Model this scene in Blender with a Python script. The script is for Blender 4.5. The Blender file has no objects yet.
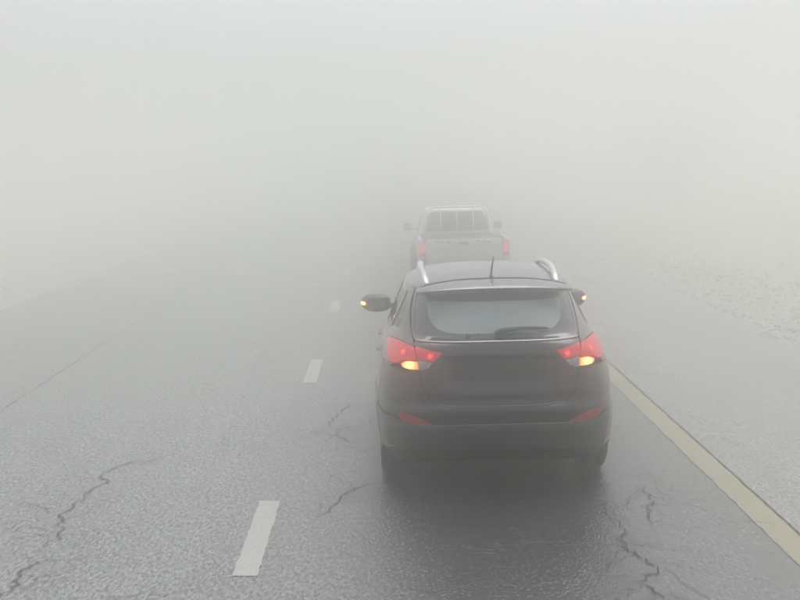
import bpy, bmesh, math, random
import numpy as np
from mathutils import Vector, Matrix, noise
from mathutils.geometry import delaunay_2d_cdt
R = math.radians
S = bpy.context.scene
random.seed(7)

# ------------------------------------------------------------------ camera
F_PX, VPX, VPY, CAM_H, ROLL = 1150.0, 384.0, 160.0, 2.5, R(1.5)
yc = Vector((VPX-400.0, 300.0-VPY, -F_PX)).normalized()            # road direction seen in camera axes (right, up, back)
k = -(yc.x*math.cos(ROLL)+yc.y*math.sin(ROLL))/yc.z
xc = Vector((math.cos(ROLL), math.sin(ROLL), k)).normalized()
zc = xc.cross(yc)
cam_data = bpy.data.cameras.new('camera')
cam_data.sensor_width = 36.0
cam_data.lens = F_PX/800.0*36.0
cam_data.clip_end = 2000.0
cam = bpy.data.objects.new('camera', cam_data)
S.collection.objects.link(cam)
rot = Matrix((xc, yc, zc))                                          # rows: world axes in camera axes = camera to world
cam.matrix_world = Matrix.Translation((0, 0, CAM_H)) @ rot.to_4x4()
S.camera = cam

# ------------------------------------------------------------------ light
SUN_EL, SUN_AZ = R(70), R(20)
world = bpy.data.worlds.new('World')
S.world = world
world.use_nodes = True
wn = world.node_tree
bg = wn.nodes['Background']
sky = wn.nodes.new('ShaderNodeTexSky')
sky.sky_type = 'NISHITA'
sky.sun_disc = False
sky.sun_elevation = SUN_EL
sky.sun_rotation = SUN_AZ
sky.air_density = 1.0
sky.dust_density = 4.5
sky.ozone_density = 1.0
hs = wn.nodes.new('ShaderNodeHueSaturation')
hs.inputs['Saturation'].default_value = 0.24                        # an overcast sky: the blue is lost in the cloud
wn.links.new(sky.outputs[0], hs.inputs['Color'])
wn.links.new(hs.outputs[0], bg.inputs['Color'])
bg.inputs['Strength'].default_value = 0.122
sun_data = bpy.data.lights.new('sun', 'SUN')
sun_data.energy = 1.5
sun_data.angle = R(60)
sun_data.color = (1.0, 0.98, 0.95)
sun = bpy.data.objects.new('sun', sun_data)
S.collection.objects.link(sun)
sun.rotation_euler = Vector((math.sin(SUN_AZ)*math.cos(SUN_EL), math.cos(SUN_AZ)*math.cos(SUN_EL), math.sin(SUN_EL))).to_track_quat('Z', 'Y').to_euler()
sun.location = (0, 0, 60)

S.view_settings.view_transform = 'Standard'
S.view_settings.look = 'None'
S.view_settings.gamma = 1.0
S.view_settings.exposure = 0.52
S.cycles.max_bounces = 12
S.cycles.volume_bounces = 10
S.cycles.use_denoising = True
S.cycles.sample_clamp_indirect = 1.6
S.cycles.use_adaptive_sampling = True
S.cycles.adaptive_threshold = 0.035
S.cycles.adaptive_min_samples = 56
FOG_D, FOG_G, FOG_TOP = .082, .950, 5.5

# ------------------------------------------------------------------ body surface of the sport utility car
def table(pts, sig, lo, hi, n=1200):
    zs = np.linspace(lo, hi, n)
    v = np.interp(zs, [p[0] for p in pts], [p[1] for p in pts])
    st = (hi-lo)/(n-1)
    r = max(1, int(3*sig/st))
    kern = np.exp(-0.5*(np.arange(-r, r+1)*st/sig)**2)
    kern /= kern.sum()
    pad = np.concatenate([v[0]+(v[0]-v[1:r+1][::-1]), v, v[-1]+(v[-1]-v[-r-1:-1][::-1])])
    sm = np.convolve(pad, kern, 'same')[r:-r]
    return lambda z: np.interp(z, zs, sm)
Z0, Z1 = 0.15, 1.53
YMID = 0.75
t_w = table([(.15,.86),(.30,.885),(.45,.898),(.6,.908),(.75,.912),(.88,.905),(.98,.885),(1.05,.86),(1.10,.83),(1.2,.79),(1.35,.725),(1.47,.675),(1.53,.645)], .03, Z0, Z1)
t_yr = table([(.15,-.50),(.28,-.72),(.36,-.80),(.43,-.845),(.50,-.872),(.552,-.880),(.557,-.862),(.66,-.882),(.69,-.872),(.698,-.850),(.74,-.852),(.80,-.845),(.90,-.838),(1.0,-.835),(1.1,-.825),(1.150,-.80),(1.160,-.785),(1.175,-.745),(1.2,-.725),(1.53,-.50)], .004, Z0, Z1)
t_yf = table([(.15,3.30),(.3,3.46),(.5,3.53),(.68,3.50),(.78,3.38),(.86,3.10),(.93,2.75),(1.0,2.36),(1.05,2.26),(1.5,1.30),(1.53,1.24)], .02, Z0, Z1)
t_n = table([(.15,6.8),(.80,6.0),(1.0,5.0),(1.1,4.4),(1.2,3.3),(1.53,3.0)], .03, Z0, Z1)
# arc-length style parameter q along half the plan outline (0 rear centre, QM front centre)
_u = np.linspace(0, 1, 400)
_h = np.concatenate([np.linspace(0, math.pi/2, 600)]+[np.arccos(_u**(n/2)) for n in (2.8, 3.9, 5.2, 6.8)]+[np.arcsin(_u**(n/2)) for n in (2.8, 3.9, 5.2, 6.8)])
_th = np.unique(np.concatenate([_h, math.pi-_h]))
def _sup(th, w, L, n):
    return w*np.abs(np.sin(th))**(2/n), L*np.abs(np.cos(th))**(2/n)
_x, _y = _sup(_th, .87, 1.6, 3.9)
_yf = 2.6*np.abs(np.cos(_th))**(2/2.8)
_xf = .87*np.abs(np.sin(_th))**(2/2.8)
_px = np.where(_th < math.pi/2, _x, _xf)
_py = np.where(_th < math.pi/2, -_y, _yf)
_q = np.concatenate([[0], np.cumsum(np.hypot(np.diff(_px), np.diff(_py)))])
QM = _q[-1]
NF = 2.8
def th_of_q(q): return np.interp(q, _q, _th)
def q_of_th(t): return np.interp(t, _th, _q)
def smooth(a, b, x):
    t = np.clip((x-a)/(b-a), 0, 1)
    return t*t*(3-2*t)
def raw(q, z):
    q = np.asarray(q, float); z = np.asarray(z, float)
    sg = np.where(q < 0, -1.0, 1.0)
    th = th_of_q(np.abs(q))
    w, n = t_w(z), t_n(z)
    rear = th < math.pi/2
    nn = np.where(rear, n, NF)
    x = w*np.abs(np.sin(th))**(2/nn)
    yr = YMID-(YMID-t_yr(z))*np.abs(np.cos(th))**(2/nn)
    yf = YMID+(t_yf(z)-YMID)*np.abs(np.cos(th))**(2/nn)
    y = np.where(rear, yr, yf)
    # plate recess on the tailgate: a lip above, a shallow pan below
    pan = 0.036*smooth(.44, .345, x)*smooth(1.052, 1.038, z)*smooth(.76, .88, z)*rear
    fold = 0.010*smooth(.70, .62, x)*smooth(.80, .74, z)*smooth(.70, .74, z)*rear
    y = y+pan+fold
    # flared arches
    for ya in (0.0, 2.64):
        d = np.hypot(y-ya, z-0.36)
        x = x+0.022*np.exp(-((d-.37)/.07)**2)*(z < .95)
    return np.stack([x*sg, y, z], -1)
def surf(q, z, off=0.0):
    e = 1e-3
    p = raw(q, z)
    if np.any(off):
        du = raw(np.asarray(q)+e, z)-raw(np.asarray(q)-e, z)
        dv = raw(q, np.asarray(z)+e)-raw(q, np.asarray(z)-e)
        nrm = np.cross(du, dv)
        nrm /= np.linalg.norm(nrm, axis=-1, keepdims=True)+1e-12
        p = p+nrm*np.asarray(off)[..., None] if np.ndim(off) else p+nrm*off
    return p
def q_rear(x, z):
    w, n = float(t_w(z)), float(t_n(z))
    s = min(1, abs(x)/w)**(n/2)
    return math.copysign(float(q_of_th(math.asin(s))), x)
def q_side(y, z, sg=1):
    n = float(t_n(z))
    if y < YMID: c = min(1, (YMID-y)/(YMID-float(t_yr(z))))**(n/2); th = math.acos(c)
    else: c = min(1, (y-YMID)/(float(t_yf(z))-YMID))**(NF/2); th = math.pi-math.acos(c)
    return sg*float(q_of_th(th))

# ------------------------------------------------------------------ helpers
COL = S.collection
def link(o, parent=None):
    COL.objects.link(o)
    if parent is not None: o.parent = parent
    return o
def add(name, me, mat, parent=None, smooth_=True):
    if mat is not None and not me.materials: me.materials.append(mat)
    if smooth_: me.polygons.foreach_set('use_smooth', [True]*len(me.polygons))
    o = bpy.data.objects.new(name, me)
    return link(o, parent)
def arr_obj(name, P, Fc, mat, parent=None, smooth_=True):
    me = bpy.data.meshes.new(name)
    me.from_pydata([tuple(map(float, p)) for p in P], [], [tuple(map(int, f)) for f in Fc])
    me.validate()
    return add(name, me, mat, parent, smooth_)
def bm_obj(name, bm, mat, parent=None, smooth_=True, sharp=None):
    me = bpy.data.meshes.new(name)
    bmesh.ops.recalc_face_normals(bm, faces=bm.faces)
    if sharp is not None:
        for e in bm.edges:
            if len(e.link_faces) == 2 and e.calc_face_angle(0) > R(sharp): e.smooth = False
    bm.to_mesh(me); bm.free()
    return add(name, me, mat, parent, smooth_)
def empty(name, loc, rz=0):
    o = bpy.data.objects.new(name, None)
    o.empty_display_size = .3
    o.location = loc; o.rotation_euler = (0, 0, rz)
    return link(o)
def tag(o, label=None, cat=None, kind=None, group=None):
    if label: o['label'] = label
    if cat: o['category'] = cat
    if kind: o['kind'] = kind
    if group: o['group'] = group
    return o
def bm_box(bm, c, s, rx=0, ry=0, rz=0, bev=0.0, seg=2):
    b2 = bmesh.new()
    bmesh.ops.create_cube(b2, size=1)
    for v in b2.verts: v.co = Vector((v.co.x*s[0], v.co.y*s[1], v.co.z*s[2]))
    if bev: bmesh.ops.bevel(b2, geom=list(b2.edges), offset=bev, segments=seg, profile=.5, affect='EDGES')
    M_ = Matrix.Translation(c) @ Matrix.Rotation(rz, 4, 'Z') @ Matrix.Rotation(ry, 4, 'Y') @ Matrix.Rotation(rx, 4, 'X')
    bmesh.ops.transform(b2, matrix=M_, verts=b2.verts)
    merge(bm, b2)
def merge(bm, b2):
    me = bpy.data.meshes.new('tmp'); b2.to_mesh(me); b2.free(); bm.from_mesh(me); bpy.data.meshes.remove(me)
def bm_tube(bm, pts, rad, seg=10, closed_ends=True, flat=1.0):
    pts = [Vector(p) for p in pts]
    rads = rad if isinstance(rad, (list, tuple)) else [rad]*len(pts)
    rings = []
    for i, p in enumerate(pts):
        d = (pts[min(i+1, len(pts)-1)]-pts[max(i-1, 0)]).normalized()
        up = Vector((0, 0, 1)) if abs(d.z) < .95 else Vector((1, 0, 0))
        a = d.cross(up).normalized(); b = a.cross(d).normalized()
        rings.append([bm.verts.new(p+a*rads[i]*math.cos(2*math.pi*j/seg)+b*rads[i]*flat*math.sin(2*math.pi*j/seg)) for j in range(seg)])
    for i in range(len(rings)-1):
        for j in range(seg):
            bm.faces.new((rings[i][j], rings[i][(j+1) % seg], rings[i+1][(j+1) % seg], rings[i+1][j]))
    if closed_ends:
        bm.faces.new(rings[0][::-1]); bm.faces.new(rings[-1])
def bm_lathe(bm, prof, seg=32, M_=Matrix.Identity(4)):
    """profile of (radius, x); revolved about the X axis"""
    rings = []
    for r, x in prof:
        rings.append([bm.verts.new(M_ @ Vector((x, r*math.cos(2*math.pi*j/seg), r*math.sin(2*math.pi*j/seg)))) for j in range(seg)])
    for i in range(len(rings)-1):
        for j in range(seg):
            bm.faces.new((rings[i][j], rings[i][(j+1) % seg], rings[i+1][(j+1) % seg], rings[i+1][j]))
def bm_prism(bm, poly, x0, x1, bev=0.0, axis='X'):
    b2 = bmesh.new()
    def pt(a, b, c): return (c, a, b) if axis == 'X' else ((a, c, b) if axis == 'Y' else (a, b, c))
    A = [b2.verts.new(pt(a, b, x0)) for a, b in poly]; B = [b2.verts.new(pt(a, b, x1)) for a, b in poly]
    b2.faces.new(A); b2.faces.new(B[::-1])
    for i in range(len(poly)):
        j = (i+1) % len(poly); b2.faces.new((A[i], B[i], B[j], A[j]))
    bmesh.ops.recalc_face_normals(b2, faces=b2.faces)
    if bev: bmesh.ops.bevel(b2, geom=list(b2.edges), offset=bev, segments=2, profile=.5, affect='EDGES')
    merge(bm, b2)

# ------------------------------------------------------------------ materials
class NT:
    def __init__(s, name):
        s.m = bpy.data.materials.new(name); s.m.use_nodes = True
        s.t = s.m.node_tree; s.b = s.t.nodes['Principled BSDF']
        s.co = s.t.nodes.new('ShaderNodeTexCoord')
    def n(s, typ, **kw):
        nd = s.t.nodes.new(typ)
        for k_, v in kw.items():
            if k_ in nd.inputs: nd.inputs[k_].default_value = v
            else: setattr(nd, k_, v)
        return nd
    def l(s, a, b): s.t.links.new(a, b)
    def mapping(s, sc, src='Object'):
        mp = s.n('ShaderNodeMapping'); mp.inputs['Scale'].default_value = sc
        s.l(s.co.outputs[src], mp.inputs['Vector']); return mp.outputs[0]
    def noise(s, scale, detail=4, rough=.55, vec=None, dist=0):
        nd = s.n('ShaderNodeTexNoise', Scale=scale, Detail=detail, Roughness=rough, Distortion=dist)
        s.l(vec or s.co.outputs['Object'], nd.inputs['Vector']); return nd.outputs['Fac']
    def ramp(s, fac, stops):
        r = s.n('ShaderNodeValToRGB'); e = r.color_ramp.elements
        while len(e) < len(stops): e.new(.5)
        for i, (p, c) in enumerate(stops):
            e[i].position = p; e[i].color = (*c, 1) if isinstance(c, tuple) else (c, c, c, 1)
        s.l(fac, r.inputs[0]); return r.outputs[0]
    def mix(s, fac, a, b, mode='MIX'):
        nd = s.n('ShaderNodeMix', data_type='RGBA', blend_type=mode)
        for i, v in ((0, fac), (6, a), (7, b)):
            if isinstance(v, (int, float)): nd.inputs[i].default_value = v if i == 0 else (v, v, v, 1)
            elif isinstance(v, tuple): nd.inputs[i].default_value = (*v, 1)
            else: s.l(v, nd.inputs[i])
        return nd.outputs[2]
    def math(s, op, a, b=0.0, clamp=False):
        nd = s.n('ShaderNodeMath', operation=op, use_clamp=clamp)
        for i, v in ((0, a), (1, b)):
            if isinstance(v, (int, float)): nd.inputs[i].default_value = v
            else: s.l(v, nd.inputs[i])
        return nd.outputs[0]
    def bump(s, h, strength, dist, prev=None):
        nd = s.n('ShaderNodeBump', Strength=strength, Distance=dist)
        s.l(h, nd.inputs['Height'])
        if prev: s.l(prev, nd.inputs['Normal'])
        return nd.outputs[0]
    def set(s, **kw):
        for k_, v in kw.items():
            inp = s.b.inputs[k_.replace('_', ' ')]
            if hasattr(v, 'is_output') or isinstance(v, bpy.types.NodeSocket): s.l(v, inp)
            elif isinstance(v, tuple) and len(v) == 3: inp.default_value = (*v, 1)
            else: inp.default_value = v
        return s.m
def plain(name, col, rough=.6, metal=0.0, var=.15, sc=12, bump=0.0, coat=0.0, spec=.5):
    t = NT(name)
    f = t.noise(sc, 5)
    c = t.mix(f, tuple(max(0, x*(1-var)) for x in col), tuple(x*(1+var) for x in col))
    kw = dict(Base_Color=c, Roughness=rough, Metallic=metal, Coat_Weight=coat, Specular_IOR_Level=spec)
    if bump: kw['Normal'] = t.bump(t.noise(sc*8, 3), .4, bump)
    return t.set(**kw)

def paint(name, col, dust, dust_amt, metal=.4, rough=.35):
    """lacquered paint under a film of road dust, thicker low down"""
    t = NT(name)
    sep = t.n('ShaderNodeSeparateXYZ'); t.l(t.co.outputs['Object'], sep.inputs[0])
    low = t.n('ShaderNodeMapRange'); low.inputs[1].default_value = 1.05; low.inputs[2].default_value = .25
    low.inputs[3].default_value = .35; low.inputs[4].default_value = 1.0
    t.l(sep.outputs[2], low.inputs[0])
    n1 = t.noise(3.5, 6, .6, t.mapping((1, 1, .45)))
    n2 = t.noise(60, 3, .7)
    f = t.math('MULTIPLY', t.math('MULTIPLY', t.ramp(n1, [(.25, .2), (.75, 1.0)]), low.outputs[0]), dust_amt)
    f = t.math('MULTIPLY', f, t.ramp(n2, [(.3, .7), (.7, 1.15)]), True)
    c = t.mix(f, col, dust)
    rr = t.ramp(f, [(0, rough), (.6, .75)])
    mm = t.math('MULTIPLY', t.math('SUBTRACT', 1.0, f, True), metal)
    cw = t.math('MULTIPLY', t.math('SUBTRACT', 1.0, t.math('MULTIPLY', f, 1.3), True), 1.0)
    return t.set(Base_Color=c, Roughness=rr, Metallic=mm, Coat_Weight=cw, Coat_Roughness=.06, Coat_IOR=1.8)
M_PAINT = paint('dark_car_paint', (.010, .011, .014), (.085, .088, .090), .20, metal=.25, rough=.3)
M_WHITE = paint('white_truck_paint', (.93, .93, .93), (.55, .53, .50), .08, metal=0.0)
#
M_SHELL = plain('black_inner_shell', (.008, .008, .009), .8)
M_PLAST = paint('grey_bumper_plastic', (.010, .012, .015), (.08, .08, .082), .25, metal=0.0, rough=.55)
M_BLACK = plain('black_plastic', (.012, .012, .013), .45, bump=.0006)
M_TYRE = plain('tyre_rubber', (.018, .018, .018), .85, sc=30, bump=.002)
M_RIM = plain('rim_alloy', (.35, .35, .36), .35, .9)
M_RAIL = plain('brushed_rail', (.62, .63, .63), .30, .75)
M_SEAT = plain('seat_fabric', (.035, .036, .038), .9, sc=40, bump=.002)
M_TRIM = plain('interior_trim', (.05, .05, .052), .7)
M_CHROME = plain('exhaust_steel', (.45, .43, .40), .35, .9, sc=30)
M_MIRROR = plain('mirror_glass', (.10, .115, .12), .08, 1.0, var=0)

def glass(name, tint, film, film_col, rough=.03):
    t = NT(name)
    out = t.t.nodes['Material Output']
    tr = t.n('ShaderNodeBsdfTransparent'); tr.inputs[0].default_value = (*tint, 1)
    gl = t.n('ShaderNodeBsdfGlossy', Roughness=rough)
    df = t.n('ShaderNodeBsdfDiffuse'); df.inputs[0].default_value = (*film_col, 1)
    fr = t.n('ShaderNodeFresnel', IOR=1.65)
    m1 = t.n('ShaderNodeMixShader'); m2 = t.n('ShaderNodeMixShader')
    nz = t.ramp(t.noise(2.2, 3, .5, t.mapping((1, 1, 2.5))), [(.3, film*.88), (.7, min(1, film*1.1))])
    t.l(nz, m1.inputs[0]); t.l(tr.outputs[0], m1.inputs[1]); t.l(df.outputs[0], m1.inputs[2])
    t.l(fr.outputs[0], m2.inputs[0]); t.l(m1.outputs[0], m2.inputs[1]); t.l(gl.outputs[0], m2.inputs[2])
    t.l(m2.outputs[0], out.inputs['Surface'])
    return t.m
M_GLASS = glass('window_glass', (.62, .68, .68), .07, (.5, .53, .53))
M_REAR = glass('misted_rear_glass', (.70, .80, .80), .52, (.74, .86, .86), .05)
M_FRIT = plain('glass_black_border', (.085, .10, .108), .14, var=.1, coat=.6)

def lamp_mat(name, col, emis, strength, bulbs=(), rad=.05, base=.25):
    """moulded lens, lit from behind by its bulbs"""
    t = NT(name)
    v = t.n('ShaderNodeTexVoronoi', Scale=55.0); t.l(t.co.outputs['Object'], v.inputs['Vector'])
    nrm = t.bump(v.outputs['Distance'], .8, .008)
    e = base
    for bp in bulbs:
        d = t.n('ShaderNodeVectorMath', operation='DISTANCE'); d.inputs[1].default_value = bp
        t.l(t.co.outputs['Object'], d.inputs[0])
        g = t.n('ShaderNodeMapRange', interpolation_type='SMOOTHSTEP')
        g.inputs[1].default_value = rad; g.inputs[2].default_value = 0.0; g.inputs[3].default_value = 0; g.inputs[4].default_value = 1.0
        t.l(d.outputs[1], g.inputs[0])
        e = t.math('ADD', g.outputs[0], e)
    st = t.math('MULTIPLY', e, strength)
    return t.set(Base_Color=col, Roughness=.18, Normal=nrm, Emission_Color=emis, Emission_Strength=st, Coat_Weight=.5)

# ------------------------------------------------------------------ road and ground
def asphalt(name, c0, c1, rough0, rough1, patch=1.0, seed=0):
    t = NT(name)
    g = t.co.outputs['Object']
    wear = t.mapping((1.0, .42, 1.0))                                # aggregate drawn out along the lane by traffic
    fine = t.noise(42, 4, .75, wear)
    vo = t.n('ShaderNodeTexVoronoi', Scale=46.0, feature='F1'); t.l(wear, vo.inputs['Vector'])
    stone = t.ramp(vo.outputs['Distance'], [(.20, 1.0), (.48, .0)])
    col_st = t.n('ShaderNodeSeparateColor'); t.l(vo.outputs['Color'], col_st.inputs[0])
    big = t.noise(.55, 5, .6, t.mapping((1.0, .35, 1)))
    mid = t.noise(4.0, 5, .6)
    c = t.mix(t.ramp(big, [(.3, 0.0), (.7, 1.0)]), c0, c1)
    trk = t.noise(1.0, 4, .6, t.mapping((2.6, .10, 1)))
    c = t.mix(t.ramp(trk, [(.35, .42), (.60, 0.0)]), c, tuple(x*.45 for x in c0))
    c = t.mix(t.ramp(mid, [(.35, .35), (.65, 0.0)]), c, tuple(x*.62 for x in c0))
    c = t.mix(t.math('MULTIPLY', stone, t.ramp(col_st.outputs[0], [(.35, 0.0), (.85, 1.0)])), c, tuple(min(.5, x*1.9) for x in c1))
    c = t.mix(t.ramp(fine, [(.40, 1.0), (.50, 0.0)]), c, tuple(x*.08 for x in c0))
    c = t.mix(t.ramp(fine, [(.53, .0), (.64, .8)]), c, tuple(min(.6, x*1.8) for x in c1))
    sx = t.n('ShaderNodeSeparateXYZ'); t.l(g, sx.inputs[0])
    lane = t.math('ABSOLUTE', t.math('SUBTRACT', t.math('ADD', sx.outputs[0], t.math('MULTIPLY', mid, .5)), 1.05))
    side_ = t.math('ADD', sx.outputs[0], t.math('MULTIPLY', t.noise(.9, 5, .65), 1.4))
    c = t.mix(t.ramp(t.math('MULTIPLY', t.math('ADD', side_, .9), .5), [(.12, 0.0), (.85, patch*.72)]), c, tuple(x*.35 for x in c0))
    c = t.mix(t.ramp(lane, [(.45, patch), (1.35, 0.0)]), c, tuple(x*.30 for x in c0))  # oil-stained lane centre, also deepening the car's shade on the road by colour
    # faint crazing
    vc = t.n('ShaderNodeTexVoronoi', Scale=1.15, feature='DISTANCE_TO_EDGE')
    wv = t.n('ShaderNodeVectorMath', operation='ADD')
    nz = t.n('ShaderNodeTexNoise', Scale=2.4, Detail=6.0, Roughness=.7); t.l(g, nz.inputs['Vector'])
    sc = t.n('ShaderNodeVectorMath', operation='SCALE'); sc.inputs['Scale'].default_value = .75
    t.l(nz.outputs['Color'], sc.inputs[0]); t.l(g, wv.inputs[0]); t.l(sc.outputs[0], wv.inputs[1])
    t.l(wv.outputs[0], vc.inputs['Vector'])
    crk = t.ramp(vc.outputs['Distance'], [(.001, 1.0), (.006, 0.0)])
    msk = t.ramp(t.noise(.8, 3), [(.52, 0.0), (.66, .5)])
    cm = t.math('MULTIPLY', crk, msk)
    c = t.mix(cm, c, .012)
    rg = t.ramp(t.noise(.8, 4, .6, t.mapping((1.0, .3, 1))), [(.3, rough0), (.7, rough1)])
    h = t.math('SUBTRACT', t.math('ADD', t.math('MULTIPLY', stone, .6), fine), t.math('MULTIPLY', cm, 2.0))
    nrm = t.bump(h, .6, .0075)
    nrm = t.bump(mid, .25, .02, nrm)
    return t.set(Base_Color=c, Roughness=rg, Normal=nrm, Specular_IOR_Level=1.0)
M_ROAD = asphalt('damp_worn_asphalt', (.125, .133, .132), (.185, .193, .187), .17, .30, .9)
M_SHLD = asphalt('pale_shoulder_asphalt', (.17, .174, .168), (.225, .228, .217), .24, .38, 0.0)

def grid_obj(name, xs, ys, zf, mat, parent=None):
    P = [(x, y, zf(x, y)) for y in ys for x in xs]
    n = len(xs)
    Fc = [(j*n+i, j*n+i+1, (j+1)*n+i+1, (j+1)*n+i) for j in range(len(ys)-1) for i in range(n-1)]
    return arr_obj(name, P, Fc, mat, parent)
YE0, YE1 = -30.0, 190.0
RL, RE, RR = -6.95, 2.66, 5.25
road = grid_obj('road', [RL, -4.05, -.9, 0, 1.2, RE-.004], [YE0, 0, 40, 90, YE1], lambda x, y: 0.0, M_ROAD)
tag(road, 'worn grey asphalt carriageway with cracks', kind='structure')
shoulder = grid_obj('shoulder', [RE+.010, 4, RR], [YE0, 0, 40, 90, YE1], lambda x, y: 0.0, M_SHLD)
tag(shoulder, 'pale paved shoulder right of the yellow line', kind='structure')

tg = NT('pale_roadside_dirt')
gc = tg.mix(tg.noise(1.3, 6, .6), (.38, .37, .345), (.50, .485, .455))
gc = tg.mix(tg.ramp(tg.noise(18, 5, .7), [(.35, .4), (.6, 0.0)]), gc, (.29, .28, .26))
M_DIRT = tg.set(Base_Color=gc, Roughness=.95, Normal=tg.bump(tg.noise(26, 6, .7), .7, .05))
def ridge(x, y):
    """height of the ground: flat under the road, a low bank of spoil on each side"""
    if RL-.15 < x < RR+.08: return -.07
    d = x-RR if x > 0 else RL-x
    n1 = noise.noise(Vector((x*.9, y*.45, 3.1)))
    n2 = noise.noise(Vector((x*4.1, y*3.7, 8.2)))
    n3 = noise.noise(Vector((x*11, y*10, 1.2)))
    bank = math.exp(-((d-1.25)/.75)**2)*(.17+.12*n1)*(1 if x > 0 else .45)
    amp = min(1, max(0, d)/.5)
    return -.03+bank+amp*(.05*n1+.050*n2+.022*n3)
fine_r = [RR+.09+.07*i for i in range(64)]
fine_l = [RL-.16-.10*i for i in range(45)][::-1]
xs = [-150, -80, -45, -28, -19, -15, -13]+[x for x in fine_l if x > -12.5]+[-6.5, -3, 0, 3, 5.0]+fine_r+[10.2, 11, 12.5, 15, 20, 28, 45, 80, 150]
ys = [-30, -15, -5, 2, 6]+[8+.14*i for i in range(170)]+[32.2+.4*i for i in range(60)]+[58, 62, 68, 76, 90, 120, 190]
ground_o = grid_obj('ground', xs, ys, ridge, M_DIRT)
tag(ground_o, 'pale dirt and gravel land beside the road', kind='structure')

# painted markings lie 4 mm over the asphalt and belong to the road
def worn_paint(name, col, wear):
    t = NT(name)
    g = t.noise(70, 4, .7); b_ = t.noise(3.0, 6, .65)
    f = t.math('MULTIPLY', t.ramp(g, [(.38, 1.0), (.56, 0.0)]), wear, True)
    f2 = t.ramp(b_, [(.30, .85), (.46, 0.0)])
    f = t.math('MAXIMUM', f, t.math('MULTIPLY', f2, wear))
    c = t.mix(f, col, (.10, .10, .095))
    c = t.mix(t.ramp(t.noise(1.2, 3), [(.3, .3), (.7, 0)]), c, tuple(x*.6 for x in col))
    return t.set(Base_Color=c, Roughness=.6, Normal=t.bump(g, .5, .006))
M_LINEW = worn_paint('worn_white_line', (.42, .43, .41), .6)
M_LINEY = worn_paint('worn_yellow_line', (.31, .28, .18), .75)
rnd = random.Random(3)
def strip(name, cx, w, y0, y1, z, mat, parent, step=.07, jag=.006):
    n = max(2, int((y1-y0)/step)); P = []; Fc = []
    for i in range(n+1):
        y = y0+(y1-y0)*i/n
        a = jag*(rnd.random()*2-1); b = jag*(rnd.random()*2-1)
        P += [(cx-w/2+a, y, z), (cx+w/2+b, y, z)]
        if i: k_ = 2*i; Fc.append((k_-2, k_-1, k_+1, k_))
    if n > 2 and y1-y0 < 4:
        P[0] = (P[0][0], y0+.012, z); P[-1] = (P[-1][0], y1-.015, z)
    return arr_obj(name, P, Fc, mat, parent)
for i in range(14):
    strip('lane_dash', -.915, .155, 6.77+6.12*i, 8.34+6.12*i, .004, M_LINEW, road)
strip('edge_line', 2.545, .195, -20, 150, .004, M_LINEY, road, step=.12, jag=.007)

# cracks: jagged grooves filled with dark grit
M_CRACK = plain('crack_grit', (.012, .012, .012), .9, sc=60)
def densify(pts, step, jag, r):
    pts = [Vector(p) for p in pts]
    for lev in range(5):                                            # midpoint displacement: ragged at every scale
        q = [pts[0]]
        for a, b in zip(pts[:-1], pts[1:]):
            d = b-a
            if d.length > step*1.3: q.append((a+b)/2+Vector((-d.y, d.x))*r.uniform(-.24, .24)+d*r.uniform(-.12, .12))
            q.append(b)
        pts = q
    return [(p.x, p.y) for p in pts]
def densify_old(pts, step, jag, r):
    out = [pts[0]]
    for a, b in zip(pts[:-1], pts[1:]):
        L = math.dist(a, b); n = max(1, int(L/step))
        for i in range(1, n+1):
            t = i/n; j = 0 if i == n else jag
            out.append((a[0]+(b[0]-a[0])*t+r.uniform(-j, j), a[1]+(b[1]-a[1])*t+r.uniform(-j, j)))
    return out
def crack(pts, wid, seed=0, jag=.018, lev=0):
    r = random.Random(seed)
    if lev == 0 and wid > .013 and seed < 70:                       # finer cracks fork off the main ones
        for b_ in range(2+int(len(pts)*.9)):
            i = r.randrange(len(pts)-1); a = Vector(pts[i]); d = Vector(pts[i+1])-a
            s0 = a+d*r.random(); an = r.choice((-1, 1))*r.uniform(.5, 1.4); L = r.uniform(.15, .65)
            dd = Vector((d.normalized().x*math.cos(an)-d.normalized().y*math.sin(an), d.normalized().x*math.sin(an)+d.normalized().y*math.cos(an)))
            e = s0+dd*L; crack([tuple(s0), tuple(s0+dd*L*.5), tuple(e)], wid*r.uniform(.25, .45), seed*31+b_, jag, 1)
    pts = densify(pts, .03, jag, r) if seed < 70 or lev else densify_old(pts, .06, jag, r)
    P = []; Fc = []; n = len(pts)
    for i, p in enumerate(pts):
        a = pts[max(0, i-1)]; b = pts[min(n-1, i+1)]
        d = Vector((b[0]-a[0], b[1]-a[1])).normalized(); m = Vector((-d.y, d.x))
        end = min(1, 5*min(i, n-1-i)/n+.15)
        w1 = wid*end*r.uniform(.05, .46)*(r.random() > .12); w2 = wid*end*r.uniform(.05, .46)*(r.random() > .12)
        P += [(p[0]+m.x*w1, p[1]+m.y*w1, .006), (p[0]-m.x*w2, p[1]-m.y*w2, .006)]
        if i: k_ = 2*i; Fc.append((k_-2, k_-1, k_+1, k_))
    return arr_obj('crack', P, Fc, M_CRACK, road, False)
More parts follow.
